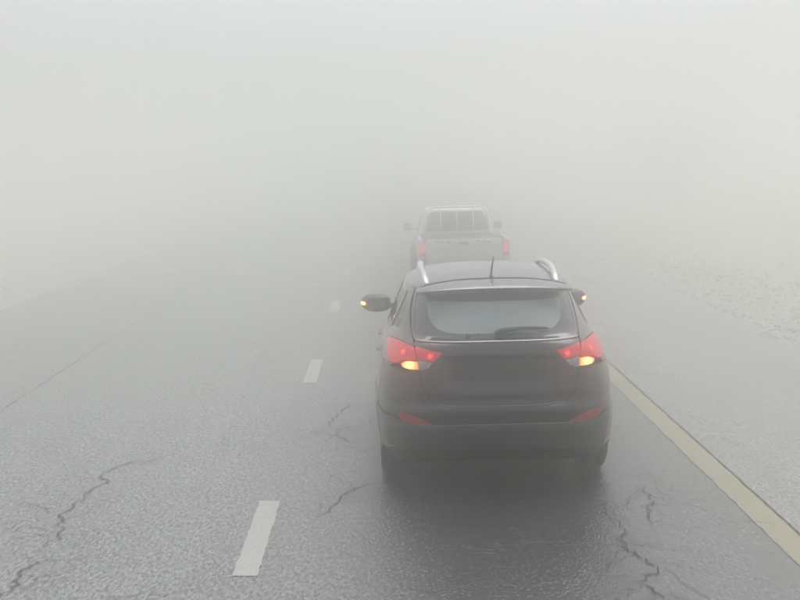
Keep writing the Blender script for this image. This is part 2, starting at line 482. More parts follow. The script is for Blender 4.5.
# (width, points on the road in metres)
for i_, (w_, pts_) in enumerate((
 (0.032, [(-2.32, 6.44), (-2.29, 6.62), (-2.33, 6.81), (-2.31, 7.03), (-2.21, 7.23)]),
 (0.034, [(-2.35, 7.28), (-2.31, 7.41), (-2.27, 7.63), (-2.31, 7.7), (-2.29, 7.8), (-2.39, 7.9), (-2.42, 8.14), (-2.37, 8.27), (-2.36, 8.47), (-2.38, 8.75), (-2.38, 9.26), (-2.31, 9.47), (-2.23, 9.57), (-2.03, 9.63), (-1.83, 9.82)]),
 (0.010, [(-2.22, 7.56), (-1.85, 7.68), (-1.53, 7.85), (-1.02, 7.92), (-0.66, 7.93)]),
 (0.026, [(-0.55, 7.92), (-0.49, 7.96), (-0.48, 8.17), (-0.4, 8.36), (-0.33, 8.54), (-0.25, 8.64), (-0.14, 8.8)]),
 (0.026, [(-0.48, 11.91), (-0.42, 11.65), (-0.5, 11.38), (-0.59, 11.07), (-0.59, 10.77), (-0.5, 10.6), (-0.37, 10.66), (-0.18, 10.72)]),
 (0.016, [(-0.89, 10.56), (-0.58, 10.49)]),
 (0.020, [(-0.5, 10.6), (-0.51, 10.32), (-0.35, 10.08), (-0.17, 10.13)]),
 (0.014, [(-1.78, 6.48), (-1.5, 6.53), (-1.15, 6.54)]),
 (0.024, [(1.83, 8.52), (1.87, 8.32), (1.87, 8.02), (1.81, 7.81), (1.77, 7.57), (1.71, 7.39)]),
 (0.030, [(1.56, 7.4), (1.49, 7.18), (1.52, 6.99), (1.54, 6.81), (1.6, 6.73), (1.56, 6.6), (1.47, 6.51), (1.36, 6.47)]),
 (0.024, [(1.43, 6.46), (1.48, 6.33), (1.51, 6.21)]),
 (0.013, [(1.99, 7.51), (2.21, 7.51), (2.42, 7.56), (2.62, 7.5)]),
 (0.014, [(1.81, 8.8), (1.9, 8.76), (2.1, 8.71)]),
 (0.014, [(0.06, 6.55), (0.44, 6.44), (0.61, 6.46)]),
 (0.016, [(-1.57, 10.0), (-1.44, 10.16), (-1.32, 10.19)]),
 (0.014, [(-3.17, 9.82), (-3.05, 10.02), (-3.18, 10.21)]),
 (0.014, [(1.51, 8.13), (1.76, 7.94), (2.13, 8.0)]),
 (0.012, [(1.63, 7.13), (1.88, 7.05), (2.01, 6.82)]),
 (0.012, [(-0.75, 9.18), (-0.59, 9.42), (-0.33, 9.29), (-0.17, 9.6)]),
 (0.011, [(-0.47, 7.03), (-0.32, 7.16), (-0.14, 7.07)]),
 (0.012, [(-1.75, 8.44), (-1.46, 8.49), (-1.17, 8.31)]),
 (0.010, [(-2.92, 8.55), (-2.63, 8.37), (-2.39, 8.2)]),
 (0.012, [(-0.53, 9.74), (-0.41, 9.94), (-0.14, 9.84)]),
 (0.020, [(1.66, 8.12), (1.51, 7.66), (1.45, 7.25), (1.33, 6.88)]),
)): crack(pts_, w_, i_+20)

rj = random.Random(11)
crack([(2.655+rj.uniform(-.008, .008), 5+.5*i) for i in range(24)], .020, 77, .006)
crack([(-4.07+rj.uniform(-.01, .01), 8+.8*i) for i in range(34)], .024, 78, .014)

# loose stones and dry grass on the banks
M_STONE = plain('bank_stone', (.45, .44, .41), .9, sc=9, var=.25, bump=.004)
bm = bmesh.new(); rs = random.Random(5)
tmpl = bmesh.new(); bmesh.ops.create_icosphere(tmpl, subdivisions=1, radius=1)
tv = [v.co.copy() for v in tmpl.verts]; tf = [[v.index for v in f.verts] for f in tmpl.faces]; tmpl.free()
P = []; Fc = []
def scatter(x, y, r):
    base = len(P); s3 = [r*rs.uniform(.6, 1.3) for _ in range(3)]; rz = rs.uniform(0, 6.28)
    z = ridge(x, y)+r*.2
    for v in tv:
        k_ = 1+rs.uniform(-.22, .22); a = v.x*s3[0]*k_; b = v.y*s3[1]*k_
        P.append((x+a*math.cos(rz)-b*math.sin(rz), y+a*math.sin(rz)+b*math.cos(rz), z+v.z*s3[2]*.75*k_))
    for f in tf: Fc.append([base+i for i in f])
for i in range(4200):
    y = 9+rs.random()**1.4*45
    if rs.random() < .78: x = RR+.06+abs(rs.gauss(.9, .8))
    else: x = RL-.1-abs(rs.gauss(.9, .9))
    scatter(x, y, rs.choice([.012, .015, .02, .025, .03, .045])*rs.uniform(.6, 1.2))
for i in range(1400):
    y = 9+rs.random()**1.4*40
    x = RR+.02+abs(rs.gauss(0, .08)) if rs.random() < .7 else RL-.04-abs(rs.gauss(0, .08))
    scatter(x, y, rs.uniform(.01, .03))
stones = arr_obj('stones', P, Fc, M_STONE, None, False)
tag(stones, 'pale loose stones and gravel lying along the road edges', kind='stuff')
M_GRASS = plain('dry_grass', (.46, .43, .33), .9, sc=6, var=.4)
P = []; Fc = []
for i in range(420):
    y = 9+rs.random()**1.3*50
    x = RR+.5+rs.random()**1.2*7 if rs.random() < .6 else RL-.5-rs.random()*7
    z = ridge(x, y); sz = rs.uniform(.05, .16)
    for b in range(rs.randint(7, 16)):
        a = rs.uniform(0, 6.28); ln = sz*rs.uniform(.5, 1.1); lean = rs.uniform(.15, .8)
        bx, by = x+rs.gauss(0, .05), y+rs.gauss(0, .05); px_, py_ = -math.sin(a)*.006, math.cos(a)*.006
        k_ = len(P)
        P += [(bx-px_, by-py_, z-.01), (bx+px_, by+py_, z-.01), (bx+math.cos(a)*ln*lean*.4, by+math.sin(a)*ln*lean*.4, z+ln*.6), (bx+math.cos(a)*ln*lean, by+math.sin(a)*ln*lean, z+ln*.85)]
        Fc += [(k_, k_+1, k_+2), (k_+1, k_+3, k_+2)]
grass = arr_obj('dry_grass', P, Fc, M_GRASS, None, False)
tag(grass, 'sparse dry grass tufts on the roadside banks', kind='stuff')

# ------------------------------------------------------------------ a tree far off in the fog
def tree(x, y, h, rx, seed):
    r = random.Random(seed); z0 = ridge(x, y)
    root = empty('tree', (x, y, z0-.05))
    tag(root, 'rounded bushy tree barely showing through the fog beyond the right roadside', 'tree')
    bark = plain('bark', (.10, .08, .06), .9, bump=.01)
    t = NT('dull_leaves'); f = t.noise(1.1, 4)
    leaf = t.set(Base_Color=t.mix(f, (.035, .05, .022), (.10, .12, .055)), Roughness=.8)
    bm = bmesh.new()
    bm_tube(bm, [(0, 0, 0), (.06, .02, h*.16), (-.04, .05, h*.34)], [.24, .18, .13], 9)
    ends = []
    for i in range(9):
        a = i*2.4+r.uniform(-.3, .3); L = rx*r.uniform(.45, .8); zz = h*r.uniform(.45, .8)
        p = [(-.04, .05, h*.30), (math.cos(a)*L*.4, math.sin(a)*L*.4, h*.30+(zz-h*.3)*.6), (math.cos(a)*L, math.sin(a)*L, zz)]
        bm_tube(bm, p, [.10, .06, .02], 6); ends.append(Vector(p[2]))
    bm_obj('trunk', bm, bark, root)
    P = []; Fc = []
    clumps = []
    for i in range(36):
        a = r.uniform(0, 6.28); u = r.random()**.5; v = r.uniform(-.75, 1)
        cr = math.sqrt(max(0.05, 1-v*v))
        clumps.append((Vector((math.cos(a)*u*rx*cr, math.sin(a)*u*rx*cr, h*.60+v*h*.36)), r.uniform(.35, .85)))
    for c, cr in clumps:
        for j in range(75):
            d = Vector((r.gauss(0, 1), r.gauss(0, 1), r.gauss(0, .8))).normalized()*cr*r.random()**.4
            p = c+d; a = Vector((r.gauss(0, 1), r.gauss(0, 1), r.gauss(0, 1))).normalized(); b = a.cross(Vector((r.gauss(0, 1), r.gauss(0, 1), r.gauss(0, 1)))).normalized()
            s_ = r.uniform(.05, .09); k_ = len(P)
            P += [tuple(p+a*s_*1.5), tuple(p+b*s_*.6), tuple(p-a*s_*1.5), tuple(p-b*s_*.6)]; Fc.append((k_, k_+1, k_+2, k_+3))
    arr_obj('crown', P, Fc, leaf, root, False)
tree(15.3, 61, 5.0, 3.6, 4)

# ------------------------------------------------------------------ draped body panels
def inside(poly, X, Y):
    c = np.zeros(len(X), bool); n = len(poly)
    for i in range(n):
        x1, y1 = poly[i]; x2, y2 = poly[(i+1) % n]
        if y1 == y2: continue
        m = (y1 > Y) != (y2 > Y)
        c ^= m & (X < (x2-x1)*(Y-y1)/(y2-y1)+x1)
    return c
def dens(loop, step):
    out = []
    for i in range(len(loop)):
        a = loop[i]; b = loop[(i+1) % len(loop)]; n = max(1, int(math.ceil(math.dist(a, b)/step)))
        out += [(a[0]+(b[0]-a[0])*t/n, a[1]+(b[1]-a[1])*t/n) for t in range(n)]
    return out
def tri_patch(loops, grid, fn, depth=.012, off=0.0):
    """loops[0] outline, the rest holes, in surface parameters; fn(u, v, off) -> 3D points. Returns points and faces of a panel with turned-in edges"""
    loops = [dens(l, grid) for l in loops]
    A = np.array(loops[0]); x0, y0 = A.min(0); x1, y1 = A.max(0)
    gx, gy = np.meshgrid(np.arange(x0+grid*.5, x1, grid), np.arange(y0+grid*.5, y1, grid))
    gx = gx.ravel(); gy = gy.ravel()
    ok = inside(loops[0], gx, gy)
    for h in loops[1:]: ok &= ~inside(h, gx, gy)
    gx, gy = gx[ok], gy[ok]
    B = np.concatenate([np.array(l) for l in loops])
    keep = np.ones(len(gx), bool)
    for b in B: keep &= (gx-b[0])**2+(gy-b[1])**2 > (.45*grid)**2
    gx, gy = gx[keep], gy[keep]
    V = [Vector(p) for p in B]+[Vector((a, b)) for a, b in zip(gx, gy)]
    E = []; k_ = 0
    for l in loops:
        E += [(k_+i, k_+(i+1) % len(l)) for i in range(len(l))]; k_ += len(l)
    vo, eo, fo, *_ = delaunay_2d_cdt(V, E, [], 0, 1e-6)
    Q = np.array([(v.x, v.y) for v in vo]); T = np.array([f for f in fo if len(f) == 3])
    C = Q[T].mean(1); ok = inside(loops[0], C[:, 0], C[:, 1])
    for h in loops[1:]: ok &= ~inside(h, C[:, 0], C[:, 1])
    T = T[ok]
    P = fn(Q[:, 0], Q[:, 1], off)
    if depth:
        cnt = {}
        for t in T:
            for a, b in ((t[0], t[1]), (t[1], t[2]), (t[2], t[0])): cnt[(a, b)] = cnt.get((a, b), 0)+1
        be = [(a, b) for (a, b) in cnt if (b, a) not in cnt]
        Pin = fn(Q[:, 0], Q[:, 1], off-depth)
        idx = {}; extra = []; F2 = []
        def vid(a, inner):
            if (a, inner) not in idx: idx[(a, inner)] = len(P)+len(extra); extra.append(Pin[a] if inner else P[a])
            return idx[(a, inner)]
        for a, b in be: F2.append((vid(b, 0), vid(a, 0), vid(a, 1), vid(b, 1)))
        P = np.concatenate([P, np.array(extra)]); Fc = [tuple(t) for t in T]+F2
    else: Fc = [tuple(t) for t in T]
    return P, Fc
def body_fn(u, v, off): return surf(u, v, off)
def panel(name, loops, mat, parent, grid=.028, depth=.012, off=0.0, side=0):
    """side 0: as given; side +-1: a panel of the right side, mirrored for the left"""
    P, Fc = tri_patch(loops, grid, body_fn, depth, off)
    if side < 0:
        P = P*np.array([-1, 1, 1]); Fc = [f[::-1] for f in Fc]
    return arr_obj(name, P, Fc, mat, parent)
def rr_(pts, step=.03):
    """right half outline given on the rear face (x, z)"""
    return [(q_rear(x, z), z) for x, z in pts]
def ss_(pts): return [(q_side(y, z), z) for y, z in pts]
def line(a, b, n=8): return [(a[0]+(b[0]-a[0])*i/n, a[1]+(b[1]-a[1])*i/n) for i in range(n+1)]
def poly(pts, n=8):
    out = []
    for a, b in zip(pts[:-1], pts[1:]): out += line(a, b, n)[:-1]
    return out+[pts[-1]]
def mirror_loop(half):
    """half outline from the centre line round the right and back to the centre line"""
    return half+[(-q, z) for q, z in half[::-1] if q > 1e-4]
def arc(cx, cy, r, a0, a1, n=10): return [(cx+r*math.cos(R(a0+(a1-a0)*i/n)), cy+r*math.sin(R(a0+(a1-a0)*i/n))) for i in range(n+1)]

def wheel(parent, x, y, side, rad=.345, wid=.215, name='wheel'):
    w = bpy.data.objects.new(name, None); link(w, parent); w.location = (x, y, rad)
    bm = bmesh.new(); h = wid/2
    prof = [(rad*.62, -h*.8), (rad*.70, -h*.98), (rad*.90, -h), (rad*.975, -h*.86), (rad, -h*.70)]
    for g in (-.38, -.02, .34):
        prof += [(rad, g*h), (rad-.008, g*h+.004), (rad-.008, g*h+.012), (rad, g*h+.016)]
    prof += [(rad, h*.70), (rad*.975, h*.86), (rad*.90, h), (rad*.70, h*.98), (rad*.62, h*.8)]
    bm_lathe(bm, prof, 48); bm_obj('tyre', bm, M_TYRE, w, sharp=40)
    bm = bmesh.new(); s_ = side
    bm_lathe(bm, [(rad*.64, -h*.8), (rad*.60, -h*.6), (rad*.58, h*.6), (rad*.64, h*.85)], 36)
    bm_lathe(bm, [(.001, s_*h*.62), (.05, s_*h*.62), (.06, s_*h*.5), (.06, -s_*h*.2), (.001, -s_*h*.2)], 20)
    for i in range(5):
        a = i*2*math.pi/5+.3
        c = Vector((s_*h*.5, math.cos(a)*rad*.33, math.sin(a)*rad*.33))
        b2 = bmesh.new(); bmesh.ops.create_cube(b2, size=1)
        for v in b2.verts: v.co = Vector((v.co.x*.03, v.co.y*rad*.60, v.co.z*.06))
        bmesh.ops.bevel(b2, geom=list(b2.edges), offset=.006, segments=1, affect='EDGES')
        bmesh.ops.transform(b2, matrix=Matrix.Translation(c) @ Matrix.Rotation(a, 4, 'X'), verts=b2.verts); merge(bm, b2)
    bm_obj('rim', bm, M_RIM, w, sharp=35)
    return w

# ------------------------------------------------------------------ the dark car in front
SX, SY = .81, 9.10
car = empty('sport_utility_car', (SX, SY, 0), R(-.5))
tag(car, 'dark brown sport utility car nearest the camera with lit tail lamps and roof rails', 'car')
g1 = .026
ZT = 1.50
# tailgate
half = rr_(poly([(0, .700), (.30, .703), (.46, .712)], 6))+rr_([(.50, .722), (.528, .742), (.545, .775)])+rr_(poly([(.555, .80), (.585, .97), (.600, 1.05), (.612, 1.13)], 5))+rr_([(.612, 1.150)])+rr_(poly([(.60, 1.157), (.45, 1.157), (.25, 1.157), (0, 1.157)], 6))
lamp_cut = rr_(poly([(.580, .972), (.555, .975), (.500, .995), (.425, 1.084)], 4)+poly([(.425, 1.084), (.51, 1.105), (.6075, 1.120), (.597, 1.05), (.588, .972)], 4)[1:-1])
tail = mirror_loop(half)
P, Fc = tri_patch([tail], .016, body_fn, .014)
tg_ = arr_obj('tailgate', P, Fc, M_PAINT, car)
# upper frame of the tailgate, round the glass
fr_out = rr_(poly([(0, 1.162), (.45, 1.162), (.612, 1.164)], 6))+rr_(poly([(.626, 1.20), (.632, 1.30), (.61, 1.42), (.585, ZT-.004)], 6))+rr_(poly([(.585, ZT-.002), (0, ZT-.002)], 8))
gl_out = rr_(poly([(0, 1.178), (.30, 1.181), (.50, 1.190), (.575, 1.203)], 6))+rr_([(.598, 1.222), (.607, 1.25)])+rr_(poly([(.607, 1.26), (.595, 1.40), (.575, 1.478)], 6))+rr_(poly([(.575, 1.485), (0, 1.488)], 8))
P, Fc = tri_patch([mirror_loop(fr_out), mirror_loop(gl_out)], .016, body_fn, .02)
arr_obj('tailgate_frame', P, Fc, M_PAINT, tg_)
gl_in = [(0, 1.210), (.28, 1.211), (.36, 1.219), (.42, 1.237), (.465, 1.270), (.488, 1.31), (.495, 1.36), (.492, 1.42), (.485, 1.425)]
gl_in = rr_(poly([(x*1.025, z) for x, z in gl_in], 3))+rr_(poly([(.47, 1.430), (0, 1.434)], 8))
rw = arr_obj('rear_window', *tri_patch([mirror_loop(gl_in)], .022, body_fn, 0, -.003), M_REAR, car)
shr = lambda L, s: [(q*s, z) for q, z in L]
arr_obj('window_border', *tri_patch([mirror_loop([(q*.997, z) for q, z in gl_out]), mirror_loop(gl_in)], .022, body_fn, .006, -.003), M_FRIT, rw)
# bright strip added as the highlight on the ledge under the glass
def sweep(name, pts, wid, hgt, mat, parent):
    bm = bmesh.new(); bm_tube(bm, pts, [wid]*len(pts), 8, True, hgt/wid); return bm_obj(name, bm, mat, parent)
led = [surf(q_rear(x, 1.158), 1.158, .004) for x in np.linspace(-.600, .600, 41)]
sweep('ledge_highlight', [tuple(map(float, p)) for p in led], .009, .007, M_RAIL, tg_)
sweep('recess_shade_strip', [tuple(map(float, surf(q_rear(x, 1.040), 1.040, -.006))) for x in np.linspace(-.345, .345, 25)], .010, .008, M_SHELL, tg_)  # black strip painted in as the shade under the recess lip
M_LEDGE_LIGHT = plain('ledge_highlight_grey', (.17, .175, .17), .35)  # light grey standing in for sky light on the bumper ledges
st_ = [(x, z) for x, z in zip(list(np.linspace(-.60, .60, 41)), [.552+.022*max(0, abs(x)-.50)/.1 for x in np.linspace(-.60, .60, 41)])]
BUMP_HIGHLIGHT = [tuple(map(float, surf(q_rear(x, z), z, .012))) for x, z in st_]
STEP_HIGHLIGHT = [tuple(map(float, surf(q_rear(x, .692+.022*(abs(x)/.48)**4), .692+.022*(abs(x)/.48)**4, .002))) for x in np.linspace(-.47, .47, 33)]
# tailgate seam shadow is the gap between panels; the shell behind is black
sh_lo = poly([(QM*-1+.02, Z0+.02), (QM-.02, Z0+.02)], 60); sh_hi = poly([(QM-.02, 1.0), (QM*-1+.02, 1.0)], 60)
P, Fc = tri_patch([sh_lo+sh_hi], .05, body_fn, 0, -.03)
def in_arch(f):
    c = np.mean([P[i] for i in f], 0)
    return abs(c[0]) > .6 and any(math.hypot(c[1]-ya, c[2]-.345) < .41 for ya in (0, 2.64))
arr_obj('inner_shell', P, [f for f in Fc if not in_arch(f)], M_SHELL, car)
arr_obj('tailgate_lining', *tri_patch([mirror_loop(rr_(poly([(0, .95), (.80, .95)], 10))+rr_(poly([(.77, 1.165), (0, 1.165)], 10)))], .04, body_fn, 0, -.045), M_SHELL, tg_)
# rear lamps
M_REFL = plain('reflector_red', (.55, .03, .045), .25, sc=80)
LB = [(.80-.06, 1.06), (.50, 1.062)]
for s in (1, -1):
    suf = 'tail_lamp'
    lamp = bpy.data.objects.new('tail_lamp', None); link(lamp, car)
    bp1 = raw(q_rear(.695, 1.075), 1.075); bp2 = raw(q_rear(.50, 1.063), 1.063); bp3 = raw(q_rear(.655, .993), .993)
    mR = lamp_mat('red_lens', (.50, .006, .010), (1.0, .07, .09), 1.5, [(s*bp1[0], bp1[1], bp1[2]), (s*bp2[0], bp2[1], bp2[2])], .034, .15)
    mA = lamp_mat('amber_lens', (.85, .45, .22), (1.0, .46, .15), 2.3, [(s*bp3[0], bp3[1], bp3[2])], .07, .35)
    mC = lamp_mat('clear_lens', (.42, .40, .37), (1.0, .4, .2), .0)
    q1 = q_side(-.36, 1.15)
    # outer lamp on the quarter: red above, amber below
    outer = rr_(poly([(.603, 1.032), (.605, 1.06), (.620, 1.121), (.70, 1.134)], 4))+ss_(poly([(-.50, 1.137), (-.36, 1.134), (-.20, 1.126), (-.15, 1.118), (-.16, 1.105), (-.30, 1.070), (-.46, 1.020), (-.56, .996), (-.61, .990)], 3))+rr_([(.735, 1.004), (.70, 1.024), (.66, 1.032)])
    panel('red_lens', [outer], mR, lamp, .018, .03, .009, s)
    amb = rr_([(.600, 1.022), (.655, 1.021), (.690, 1.013), (.712, .997), (.706, .982), (.685, .972), (.65, .967), (.596, .967)])
    panel('amber_lens', [dens(amb, .01)], mA, lamp, .014, .03, .007, s)
    inner = rr_(poly([(.412, 1.088), (.50, 1.102), (.604, 1.120), (.592, 1.038), (.52, 1.030), (.475, 1.024)], 4)[:-1]+[(.475, 1.024)])
    panel('red_lens', [inner], mR, lamp, .014, .03, .011, s)
    clr = rr_([(.481, 1.018), (.53, 1.025), (.590, 1.032), (.582, .963), (.55, .966), (.515, .982)])
    panel('clear_lens', [dens(clr, .01)], mC, lamp, .014, .03, .009, s)
    # reflector in the bumper
    ref = rr_([(.500, .566), (.60, .568), (.70, .590), (.742, .624), (.738, .652), (.66, .642), (.57, .608)])
    panel('reflector', [dens(ref, .012)], M_REFL, car, .014, .02, .010, s)
# rear bumper: painted upper, plastic lower
bu = rr_(poly([(0, .562), (.40, .562), (.50, .564), (.72, .60), (.76, .62)], 6))+[(q_side(-.40, .635), .635)]+ss_([(-.385, .66), (-.40, .695)])
bu += [(q_side(-.44, .80), .80), (q_side(-.46, .93), .93), (q_side(-.47, .962), .962)]
bu += rr_(poly([(.715, .958), (.69, .952), (.65, .945), (.592, .945)], 3))+rr_(poly([(.590, .945), (.562, .80), (.552, .768), (.534, .735), (.503, .714), (.46, .703), (.30, .695), (0, .692)], 4))
arr_obj('rear_bumper', *tri_patch([mirror_loop(bu)], .02, body_fn, .02), M_PAINT, car)
sweep('bumper_step_highlight', STEP_HIGHLIGHT, .008, .006, M_LEDGE_LIGHT, car)  # added strip: highlight of the upward-facing bumper shelf, put into its colour
sweep('bumper_highlight', BUMP_HIGHLIGHT, .006, .005, M_LEDGE_LIGHT, car)  # added strip: highlight along the lower bumper ledge, put into its colour
bl = rr_(poly([(0, .36), (.45, .36), (.60, .352)], 6))+[(q_side(-.60, .335), .335), (q_side(-.44, .33), .33)]+ss_(arc(0, .345, .415, 187, 137, 8))
bl = [(q, z) for q, z in bl]+ss_([(-.34, .625)])+[(q_side(-.40, .628), .628)]+rr_(poly([(.76, .612), (.72, .592), (.50, .556), (.40, .554), (0, .554)], 6))
arr_obj('lower_bumper', *tri_patch([mirror_loop(bl)], .022, body_fn, .03, .006), M_PLAST, car)
M_BROWN = plain('matt_brown', (.34, .25, .12), .9, sc=60, var=.5)  # brown for the thin streak on each lower bumper corner
for s in (1, -1):
    sweep('brown_streak', [tuple(map(float, surf(q_side(y, .37+.10*((y+.62)/.2)**2), .37+.10*((y+.62)/.2)**2, .010)*np.array([s, 1, 1]))) for y in np.linspace(-.70, -.47, 9)], .008, .005, M_BROWN, car)
# sides
def arch(ya, a0, a1): return arc(ya, .345, .400, a0, a1, 16)
ZB = lambda y: 1.045+(.085*max(0, min(1, (1.9-y)/2.3)))       # belt line rises to the rear
win = {
 'front_window': [(.93, 1.115), (1.06, 1.10), (1.86, 1.062), (1.80, 1.12), (1.55, 1.28), (1.28, 1.43), (1.20, 1.455), (.95, 1.468)],
 'rear_window_side': [(.87, 1.118), (.15, 1.150), (.12, 1.17), (.13, 1.30), (.17, 1.462), (.89, 1.470)],
 'quarter_window': [(.07, 1.165), (-.20, 1.185), (-.22, 1.20), (-.17, 1.30), (-.05, 1.40), (.05, 1.455), (.10, 1.46)],
}
for s in (1, -1):
    # greenhouse frame with window openings, on to the windscreen pillar
    out = [(q_side(-.60, .966), .966)]+ss_(poly([(-.60, .983), (-.56, .989), (-.46, 1.013), (-.30, 1.063), (-.15, 1.099), (-.138, 1.118), (-.20, 1.132), (-.36, 1.140), (-.50, 1.143)], 3))+rr_(poly([(.70, 1.140), (.616, 1.126), (.628, 1.17), (.642, 1.25), (.640, 1.34), (.618, 1.43), (.592, ZT)], 4))
    top = [(q, ZT) for q in np.linspace(q_rear(.592, ZT), q_side(1.30, ZT), 40)][1:]
    fr = ss_(poly([(1.31, 1.47), (1.55, 1.37), (2.02, 1.16), (2.20, 1.05), (2.0, 1.02)], 5))
    bot = ss_(poly([(1.96, ZB(1.9)-.05), (1.0, ZB(1.0)-.05), (.1, ZB(.1)-.05), (.02, 1.04), (-.10, 1.01), (-.22, .982), (-.45, .982), (-.46, .966)], 6))
    # quarter: belt down to the sill behind the rear door
    qp = bot[-18:]
    holes = [ss_(poly(w_+[w_[0]], 3)[:-1]) for w_ in win.values()]
    panel('body_side', [out+top+fr+bot]+holes, M_PAINT, car, .03, .02, 0, s)
    for nm, w_ in win.items():
        cy = sum(p[0] for p in w_)/len(w_); cz = sum(p[1] for p in w_)/len(w_)
        wl = ss_(poly([(cy+(a-cy)*.996, cz+(b-cz)*.99) for a, b in w_+[w_[0]]], 3)[:-1])
        ins = ss_(poly([(cy+(a-cy)*(.93 if nm != 'quarter_window' else .85), cz+(b-cz)*.88) for a, b in w_+[w_[0]]], 3)[:-1])
        sw = panel('side_window', [ins], M_GLASS, car, .05, 0, -.006, s)
        panel('window_seal', [wl, ins], M_FRIT, sw, .03, .008, -.005, s)
    # quarter panel over the rear wheel
    qt = ss_([(.33, .24)][:0]+arch(0, 70, 137))
    quarter = ss_(arch(0, 60, 138))+ss_([(-.345, .64), (-.375, .70), (-.43, .80), (-.452, .93), (-.455, .975), (-.20, .975), (-.12, 1.0), (.02, 1.02), (.06, 1.0), (.10, .92), (.17, .80)])
    panel('rear_quarter', [quarter], M_PAINT, car, .03, .014, 0, s)
    rd = ss_(poly([(.40, .28), (.93, .28), (.93, 1.06), (.05, 1.06)], 8))+ss_([(.075, 1.0), (.108, .925), (.178, .80)])+ss_(arch(0, 58, 0))[:]
    door = panel('rear_door', [rd], M_PAINT, car, .035, .014, 0, s)
    fd = ss_(poly([(.937, .28), (1.96, .28), (2.02, .60), (2.03, .99), (1.90, 1.02), (.937, 1.06), (.937, .28)], 8)[:-1])
    door2 = panel('front_door', [fd], M_PAINT, car, .035, .014, 0, s)
    for d_, yh in ((door, .22), (door2, 1.08)):
        p0 = surf(q_side(yh, .955), .955, .012); p1 = surf(q_side(yh+.10, .957), .957, .020); p2 = surf(q_side(yh+.20, .955), .955, .012)
        bm = bmesh.new(); bm_tube(bm, [(s*p[0], p[1], p[2]) for p in (p0, p1, p2)], [.010, .013, .010], 8); bm_obj('handle', bm, M_PAINT, d_)
    fw_ = ss_(poly([(1.97, .28), (2.24, .28)], 3))+ss_(arch(2.64, 180, 20))+[(q_side(3.02, .45), .45)]
    fw_ += ss_(poly([(3.05, .66), (3.02, .80), (2.80, .88), (2.45, .955), (2.20, 1.00), (2.04, 1.03), (2.04, .98), (2.03, .60)], 4))
    panel('front_fender', [fw_], M_PAINT, car, .035, .014, 0, s)
    sill = ss_(poly([(.40, .272), (2.24, .272), (2.24, .17), (.40, .17)], 8)[:-1]+[(.40, .17)])
    panel('sill', [sill], M_PLAST, car, .05, .02, 0, s)
# hood, front bumper, windscreen
hd = []
for y, z in ((3.04, .81), (2.80, .892), (2.46, .965), (2.22, 1.012)): hd.append((q_side(y, z), z))
hood_loop = hd+[(q, 1.012) for q in np.linspace(hd[-1][0], QM-.002, 12)[1:]]
hood_loop += [(QM-.002, z) for z in np.linspace(1.0, .80, 8)]+[(q, .80) for q in np.linspace(QM-.002, hd[0][0], 12)[1:]]
for s in (1, -1):
    hood = panel('hood', [hood_loop], M_PAINT, car, .05, 0, 0, s)
    fbl = [(q_side(3.03, .25), .25), (q_side(3.06, .66), .66), (q_side(3.05, .79), .79)]
    fb = [(q, .79) for q in np.linspace(fbl[2][0], QM-.002, 12)]+[(q, .22) for q in np.linspace(QM-.002, fbl[0][0], 12)]+fbl[:2]
    panel('front_bumper', [fb], M_PAINT, car, .05, 0, 0, s)
    ws = [(q, 1.03) for q in np.linspace(q_side(2.21, 1.03), QM-.002, 10)]+[(q, ZT-.01) for q in np.linspace(QM-.002, q_side(1.30, ZT-.01), 10)]+ss_([(1.55, 1.375), (2.0, 1.165)])
    panel('windscreen', [ws], M_GLASS, car, .06, 0, -.004, s)
# roof: a crowned cap on the rim
def roof_fn(r_, q, off=0.0):
    rim = raw(q, np.full(np.shape(q), ZT)); cy_ = .42
    sx = rim[..., 0]*r_; sy = cy_+(rim[..., 1]-cy_)*r_
    z = ZT+.120*(1-np.abs(r_)**3.2)**.8
    z = z-.006*np.exp(-((np.abs(sx)-.36)/.018)**2)*(r_ < .93)-.028*np.clip((-sy+.1)/.6, 0, 1)**1.5*(1-r_**8)
    return np.stack([sx, sy, z+off], -1)
qs = np.linspace(-QM, QM, 241)[:-1]
rsx = np.concatenate([np.linspace(0, .9, 28), [.93, .955, .975, .99, .997, 1.0]])
P = []; Fc = []
for r_ in rsx: P += list(roof_fn(np.full(240, r_), qs))
for i in range(len(rsx)-1):
    for j in range(240): Fc.append((i*240+j, i*240+(j+1) % 240, (i+1)*240+(j+1) % 240, (i+1)*240+j))
roof = arr_obj('roof', P, Fc, M_PAINT, car)
def roof_z(x, y):
    best = None
    for r_ in np.linspace(.2, 1, 161):
        rim_y = .42+(y-.42)/r_; rim_x = x/r_
        # find the rim width at that y
        th_x = float(raw(q_side(max(-.45, min(1.2, rim_y)), ZT), ZT)[0]) if -.5 < rim_y < 1.25 else 0
        if rim_x <= th_x: return float(roof_fn(np.array([r_]), np.array([q_side(max(-.45, min(1.2, rim_y)), ZT)]))[0][2])
    return ZT
# headliner inside
bm = bmesh.new(); bm_box(bm, (0, .45, 1.49), (1.15, 1.6, .015), bev=.005); bm_obj('headliner', bm, M_TRIM, car)
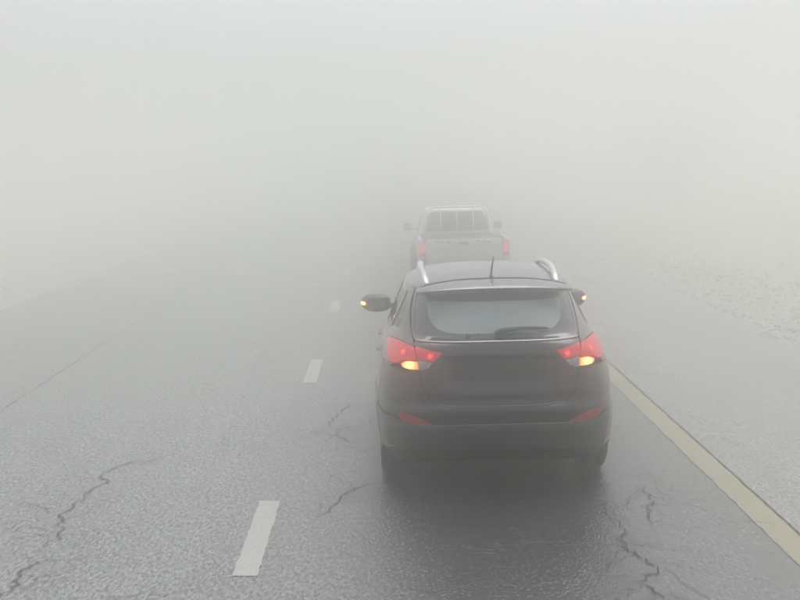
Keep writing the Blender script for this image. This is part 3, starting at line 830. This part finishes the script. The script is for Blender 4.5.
# roof rails
for s in (1, -1):
    bm = bmesh.new(); pts = []; rad = []
    for i in range(17):
        t = i/16; y = -.26+1.46*t; x = .500+.035*math.sin(math.pi*t)
        lift = .046*min(1, math.sin(math.pi*min(max(t, .0), 1))**.45 if 0 < t < 1 else 0)
        pts.append((s*x, y, roof_z(x, y)+lift-.004)); rad.append(.028 if 0 < i < 16 else .012)
    bm_tube(bm, pts, rad, 10, True, .85)
    rail = bm_obj('roof_rail', bm, M_RAIL, car)
    for t in (.03, .97):
        bm = bmesh.new()
        y = -.26+1.46*t; x = .500+.035*math.sin(math.pi*t)
        bm_box(bm, (s*x, y, roof_z(x, y)+.010), (.036, .12, .04), bev=.01)
        bm_obj('rail_foot', bm, M_RAIL, rail)
# spoiler over the tailgate
def lip(x, w_=.595):
    a = min(1, abs(x)/w_); return a
sec = []
N = 36
bm = bmesh.new(); rings = []
for i in range(N+1):
    t = -1+2*i/N; x = .588*math.sin(t*math.pi/2) if False else .588*t
    a = abs(t)
    yt = -.615+.11*a**4+.03*a**2; zt = 1.535-.030*a**3-.006*a**2
    yf_ = -.36+.02*a; zf_ = 1.585-.058*a**3.0-.012*a*a
    th_ = .034*(1-.55*a**4)
    prof = [(yf_, zf_), ((yf_+yt)/2, (zf_+zt)/2+.010), (yt+.02, zt+.008), (yt, zt), (yt-.001, zt-.012), (yt+.022, zt-th_), (yt+.055, zt-th_-.004), (yf_-.06*(1-a**3), zf_-.10+.075*a**3), (yf_, zf_-.07+.05*a**3)]
    rings.append([bm.verts.new((x, y, z)) for y, z in prof])
for i in range(N):
    for j in range(len(rings[0])):
        k_ = (j+1) % len(rings[0]); bm.faces.new((rings[i][j], rings[i][k_], rings[i+1][k_], rings[i+1][j]))
bm.faces.new(rings[0]); bm.faces.new(rings[-1][::-1])
sp = bm_obj('spoiler', bm, M_PAINT, car, sharp=50)
bm = bmesh.new(); bm_box(bm, (0, -.607, 1.519), (.30, .012, .014), bev=.003); bm_obj('brake_lamp', bm, plain('dark_red_lens', (.10, .01, .012), .2), sp)
sweep('roof_seam', [(x, -.375+.02*abs(x)/.588, 1.586-.058*(abs(x)/.588)**3-.012*(abs(x)/.588)**2) for x in np.linspace(-.56, .56, 31)], .005, .004, M_SHELL, sp)
# antenna
bm = bmesh.new(); bm_box(bm, (0, -.24, 1.585), (.030, .085, .03), bev=.012); an = bm_obj('antenna', bm, M_BLACK, car)
bm = bmesh.new(); bm_tube(bm, [(0, -.225, 1.59), (.002, -.25, 1.64), (.006, -.31, 1.70), (.010, -.36, 1.745)], [.010, .0075, .006, .005], 8); bm_obj('antenna_rod', bm, M_BLACK, an)
# rear wiper
def rg(x, z, o): p = surf(q_rear(x, z), z, o); return (float(p[0]), float(p[1]), float(p[2]))
bm = bmesh.new(); bm_tube(bm, [rg(.0, 1.198, .02), rg(.03, 1.212, .03), rg(.20, 1.232, .028), rg(.24, 1.238, .024)], [.020, .014, .009, .006], 8)
bm_box(bm, rg(.0, 1.197, .018), (.05, .04, .05), rx=R(-35), bev=.012)
wp = bm_obj('rear_wiper', bm, M_BLACK, car)
bm = bmesh.new(); bm_tube(bm, [rg(x, 1.222+.012*math.sin((x+.01)/.39*3.14)+.004, .012) for x in np.linspace(-.005, .385, 10)], [.006]+[.017]*8+[.006], 6, True, .6); bm_obj('wiper_blade', bm, M_BLACK, wp)
# door mirrors
for s in (1, -1):
    bm = bmesh.new(); rings = []
    prof = [(.80, .05, .045), (.83, .075, .065), (.87, .088, .078), (.93, .092, .085), (1.0, .088, .080), (1.045, .070, .065), (1.07, .040, .042), (1.08, .010, .015)]
    for x, ry, rz in prof:
        ring = []
        for j in range(20):
            a = 2*math.pi*j/20; ca, sa = math.cos(a), math.sin(a)
            cy_ = 1.90+.02*(x-.8)/.3; yy = math.copysign(abs(ca)**.45, ca)*ry; zz = math.copysign(abs(sa)**.5, sa)*rz
            ring.append(bm.verts.new((s*x, cy_+yy, 1.135+zz+(x-.9)*.03)))
        rings.append(ring)
    for a, b in zip(rings[:-1], rings[1:]):
        for j in range(20): bm.faces.new((a[j], a[(j+1) % 20], b[(j+1) % 20], b[j]))
    bm.faces.new(rings[0]); bm.faces.new(rings[-1][::-1])
    bm_box(bm, (s*.80, 1.92, 1.105), (.12, .06, .05), bev=.015)
    mi = bm_obj('door_mirror', bm, M_BLACK, car)
    bm = bmesh.new(); bm_box(bm, (s*.93, 1.806, 1.137), (.19, .012, .125), bev=.005); bm_obj('mirror_glass', bm, M_MIRROR, mi)
    bm = bmesh.new(); bm_box(bm, (s*1.062, 1.86, 1.140), (.030, .10, .028), bev=.008, rz=s*R(-12))
    bm_obj('turn_lamp', bm, lamp_mat('side_turn_lamp', (.8, .3, .1), (1.0, .25, .08), 6.0, (), .05, 1.0), mi)
# wheels, underbody, exhaust
for (x, y, s) in ((.785, 0, 1), (-.785, 0, -1), (.785, 2.64, 1), (-.785, 2.64, -1)): wheel(car, x, y, s)
bm = bmesh.new(); bm_box(bm, (0, 1.3, .33), (1.30, 3.9, .20), bev=.04); bm_box(bm, (0, -.55, .42), (1.45, .40, .20), bev=.03)
bm_tube(bm, [(-.66, 0, .34), (.66, 0, .34)], .05, 10)
bm_obj('underbody', bm, M_SHELL, car)
bm = bmesh.new(); bm_tube(bm, [(.55, -.45, .32), (.60, -.65, .31), (.60, -.83, .30)], .030, 16, False); bm_tube(bm, [(.60, -.65, .31), (.60, -.828, .30)], .025, 16, False)
bm_obj('exhaust_pipe', bm, M_CHROME, car)
# seats, dashboard, steering wheel
def seat(x, y, w_, parent, z0=.45, hr=(0,)):
    bm = bmesh.new(); bm_box(bm, (x, y+.22, z0+.06), (w_, .50, .16), bev=.05, seg=3); bm_box(bm, (x, y-.07, z0+.38), (w_*.96, .13, .60), rx=R(14), bev=.05, seg=3)
    st = bm_obj('seat', bm, M_SEAT, parent)
    for h_ in hr:
        bm = bmesh.new(); bm_box(bm, (x+h_, y-.17, z0+.76), (.25, .09, .17), rx=R(8), bev=.04, seg=3)
        bm_tube(bm, [(x+h_-.06, y-.15, z0+.60), (x+h_-.06, y-.17, z0+.72)], .007, 6); bm_tube(bm, [(x+h_+.06, y-.15, z0+.60), (x+h_+.06, y-.17, z0+.72)], .007, 6)
        bm_obj('headrest', bm, M_SEAT, st)
seat(-.36, 1.28, .50, car); seat(.36, 1.28, .50, car); seat(0, .38, 1.22, car, .47, (-.38, .38))
bm = bmesh.new(); bm_box(bm, (0, 2.02, .93), (1.40, .42, .20), bev=.06, seg=3); bm_obj('dashboard', bm, M_TRIM, car)
bm = bmesh.new()
ring = [(.36+.185*math.cos(a), 1.72+.06*math.sin(a), .98+.175*math.sin(a)) for a in np.linspace(0, 2*math.pi, 25)]
bm_tube(bm, ring, .014, 8, False); bm_box(bm, (.36, 1.73, .98), (.34, .03, .05), bev=.01); bm_obj('steering_wheel', bm, M_BLACK, car)
bm = bmesh.new(); bm_box(bm, (0, 1.1, .42), (1.5, 2.2, .02)); bm_box(bm, (0, -.35, .66), (1.25, .62, .04)); bm_obj('floor_carpet', bm, M_TRIM, car)

# ------------------------------------------------------------------ the white pickup ahead
TX, TY = 1.47, 22.55
truck = empty('pickup_truck', (TX, TY, 0), R(0.0))
tag(truck, 'white pickup truck fading into the fog ahead of the dark car', 'pickup truck')
# bed: walls, floor
bm = bmesh.new()
def bed_half(y, z):
    return .845+.035*math.sin(max(0, min(1, (z-.30)/.70))*math.pi)
for s in (1, -1):
    prof = [(s*.80, .42), (s*.865, .50), (s*.885, .66), (s*.875, .78), (s*.855, .92), (s*.845, .985), (s*.79, .995), (s*.785, .95), (s*.78, .45)]
    bm_prism(bm, prof, -.82, 1.28, .006, 'Y')
bm_box(bm, (0, .23, .50), (1.58, 2.1, .05)); bm_box(bm, (0, 1.25, .72), (1.60, .05, .50), bev=.01)
bedo = bm_obj('cargo_bed', bm, M_WHITE, truck, sharp=30)
bm = bmesh.new(); bm_prism(bm, [(-.70, .49), (.70, .49), (.71, .60), (.715, .95), (.705, .985), (-.705, .985), (-.715, .95), (-.71, .60)], -.855, -.825, .008, 'Y')
tgt = bm_obj('tailgate', bm, M_WHITE, truck, sharp=30)
bm = bmesh.new(); bm_box(bm, (0, -.860, .905), (.16, .02, .045), bev=.006); bm_obj('handle', bm, M_BLACK, tgt)
for x in (-.52, -.42, -.29, .26, .38, .48):
    bm = bmesh.new(); bm_box(bm, (x, -.858, .925+.01*math.sin(x*9)), (.05, .014, .03), bev=.005); bm_obj('badge_mark', bm, M_BLACK, tgt)
# dark cover over the cargo
bm = bmesh.new(); bm_box(bm, (0, .22, .955), (1.55, 2.0, .03), bev=.012); bm_obj('bed_cover', bm, M_BLACK, truck)
# lamps in the corners of the bed
for s in (1, -1):
    bm = bmesh.new(); bm_prism(bm, [(s*.725, .65), (s*.855, .66), (s*.868, .80), (s*.850, .945), (s*.725, .95)], -.862, -.80, .008, 'Y')
    lo = bm_obj('tail_lamp', bm, lamp_mat('truck_red_lens', (.42, .02, .025), (1.0, .11, .12), .8, [(s*.79, -.862, .80)], .12, .30), truck, sharp=30)
    bm = bmesh.new(); bm_box(bm, (s*.785, -.865, .69), (.10, .008, .05), bev=.003); bm_obj('reverse_lens', bm, M_MIRROR, lo)
bm = bmesh.new(); bm_box(bm, (0, -.90, .44), (1.70, .14, .13), bev=.02); bm_box(bm, (0, -.86, .40), (1.0, .10, .14), bev=.01); bm_obj('rear_bumper', bm, M_BLACK, truck)
# cab: lofted sections from sill to roof
cab_sec = [ # z, half width, y rear, y front
 (.30, .80, 1.32, 4.05), (.45, .855, 1.31, 4.12), (.70, .875, 1.31, 4.12), (.88, .862, 1.31, 3.95), (.955, .840, 1.32, 3.20), (1.0, .825, 1.33, 2.75), (1.15, .775, 1.36, 2.52), (1.30, .720, 1.41, 2.28), (1.42, .670, 1.46, 2.10), (1.47, .62, 1.52, 2.02), (1.50, .50, 1.62, 1.92), (1.508, .25, 1.75, 1.84)]
bm = bmesh.new(); rings = []
for z, w_, y0, y1 in cab_sec:
    ring = []; cy_ = (y0+y1)/2; hy = (y1-y0)/2
    for j in range(48):
        a = 2*math.pi*(j+.5)/48; ca, sa = math.cos(a), math.sin(a); e_ = 2/7.0
        ring.append(bm.verts.new((w_*math.copysign(abs(ca)**e_, ca), cy_+hy*math.copysign(abs(sa)**e_, sa), z)))
    rings.append(ring)
for a, b in zip(rings[:-1], rings[1:]):
    for j in range(48): bm.faces.new((a[j], a[(j+1) % 48], b[(j+1) % 48], b[j]))
bm.faces.new(rings[0][::-1]); bm.faces.new(rings[-1])
cab = bm_obj('cab', bm, M_WHITE, truck)
def cab_y(z): return float(np.interp(z, [c[0] for c in cab_sec], [c[2] for c in cab_sec]))
def cab_w(z): return float(np.interp(z, [c[0] for c in cab_sec], [c[1] for c in cab_sec]))
M_TGLASS = plain('dark_cab_glass', (.03, .034, .036), .08, var=.1, coat=.5)
bm = bmesh.new()
def wpane(pts, th, yf_):
    A = [bm.verts.new((x, yf_(z)-th, z)) for x, z in pts]; B = [bm.verts.new((x, yf_(z)+.01, z)) for x, z in pts]
    bm.faces.new(A)
    for i in range(len(pts)): j = (i+1) % len(pts); bm.faces.new((A[i], B[i], B[j], A[j]))
wpane([(-.62, 1.0), (-.655, 1.06), (-.61, 1.26), (-.555, 1.375), (-.50, 1.40), (.50, 1.40), (.555, 1.375), (.61, 1.26), (.655, 1.06), (.62, 1.0)], .014, cab_y)
bm_obj('rear_window', bm, M_TGLASS, cab, False)
for s in (1, -1):
    bm = bmesh.new(); pts = [(1.50, 1.02), (2.55, 1.02), (2.22, 1.28), (2.05, 1.38), (1.56, 1.38)]
    A = [bm.verts.new((s*(cab_w(z)+.006), y, z)) for y, z in pts]; B = [bm.verts.new((s*(cab_w(z)-.01), y, z)) for y, z in pts]
    bm.faces.new(A)
    for i in range(5): j = (i+1) % 5; bm.faces.new((A[i], B[i], B[j], A[j]))
    bm_obj('side_window', bm, M_TGLASS, cab, False)
    bm = bmesh.new(); bm_box(bm, (s*.99, 2.62, 1.035), (.17, .10, .17), bev=.03); bm_tube(bm, [(s*.82, 2.62, .97), (s*.93, 2.62, 1.0)], .02, 8)
    mm_ = bm_obj('door_mirror', bm, M_BLACK, truck)
    bm = bmesh.new(); bm_box(bm, (s*.99, 2.566, 1.035), (.14, .008, .14), bev=.003); bm_obj('mirror_glass', bm, M_MIRROR, mm_)
bm = bmesh.new(); bm_prism(bm, [(1.95, 1.475), (3.05, 1.02), (2.55, 1.02), (1.9, 1.4)], -.55, .55, 0, 'X'); bm_obj('windscreen', bm, M_TGLASS, cab)
# load rack behind the cab
rk = bpy.data.objects.new('load_rack', None); link(rk, truck)
bm = bmesh.new(); bm_tube(bm, [(-.66, 1.20, .97), (-.62, 1.20, 1.38), (-.56, 1.20, 1.47), (-.45, 1.20, 1.50), (.45, 1.20, 1.50), (.56, 1.20, 1.47), (.62, 1.20, 1.38), (.66, 1.20, .97)], .020, 10)
bm_obj('rack_frame', bm, M_WHITE, rk)
for x in (-.34, .0, .34):
    bm = bmesh.new(); bm_tube(bm, [(x, 1.20, .975), (x, 1.20, 1.49)], .016, 8); bm_obj('bar', bm, M_WHITE, rk)
for (x, y, s) in ((.85, 0, 1), (-.85, 0, -1), (.85, 2.75, 1), (-.85, 2.75, -1)): wheel(truck, x, y, s, .31, .19)
for s in (1, -1):
    for y in (0, 2.75):
        bm = bmesh.new(); bm_prism(bm, [(y+.38*math.cos(a), .34+.38*math.sin(a)) for a in np.linspace(0, 2*math.pi, 25)[:-1]], s*.80, s*.889, 0, 'X'); bm_obj('wheel_arch', bm, M_SHELL, truck, False)
bm = bmesh.new(); bm_box(bm, (0, 1.5, .36), (1.1, 4.6, .18), bev=.03); bm_tube(bm, [(-.66, 0, .31), (.66, 0, .31)], .045, 10); bm_obj('chassis', bm, M_SHELL, truck)

# ------------------------------------------------------------------ the fog
hm = bpy.data.materials.new('fog'); hm.use_nodes = True; nt = hm.node_tree; nt.nodes.clear()
ho = nt.nodes.new('ShaderNodeOutputMaterial'); hv = nt.nodes.new('ShaderNodeVolumePrincipled')
hv.inputs['Color'].default_value = (.997, 1.0, .986, 1)
hv.inputs['Density'].default_value = FOG_D; hv.inputs['Anisotropy'].default_value = FOG_G
nt.links.new(hv.outputs[0], ho.inputs['Volume'])
bm = bmesh.new(); bm_box(bm, (0, 80, (FOG_TOP-1.3)/2), (306, 230, FOG_TOP+1.3)); hz = bm_obj('haze', bm, hm, None, False)
hz['kind'] = 'stuff'; hz['label'] = 'thick pale fog over the road'
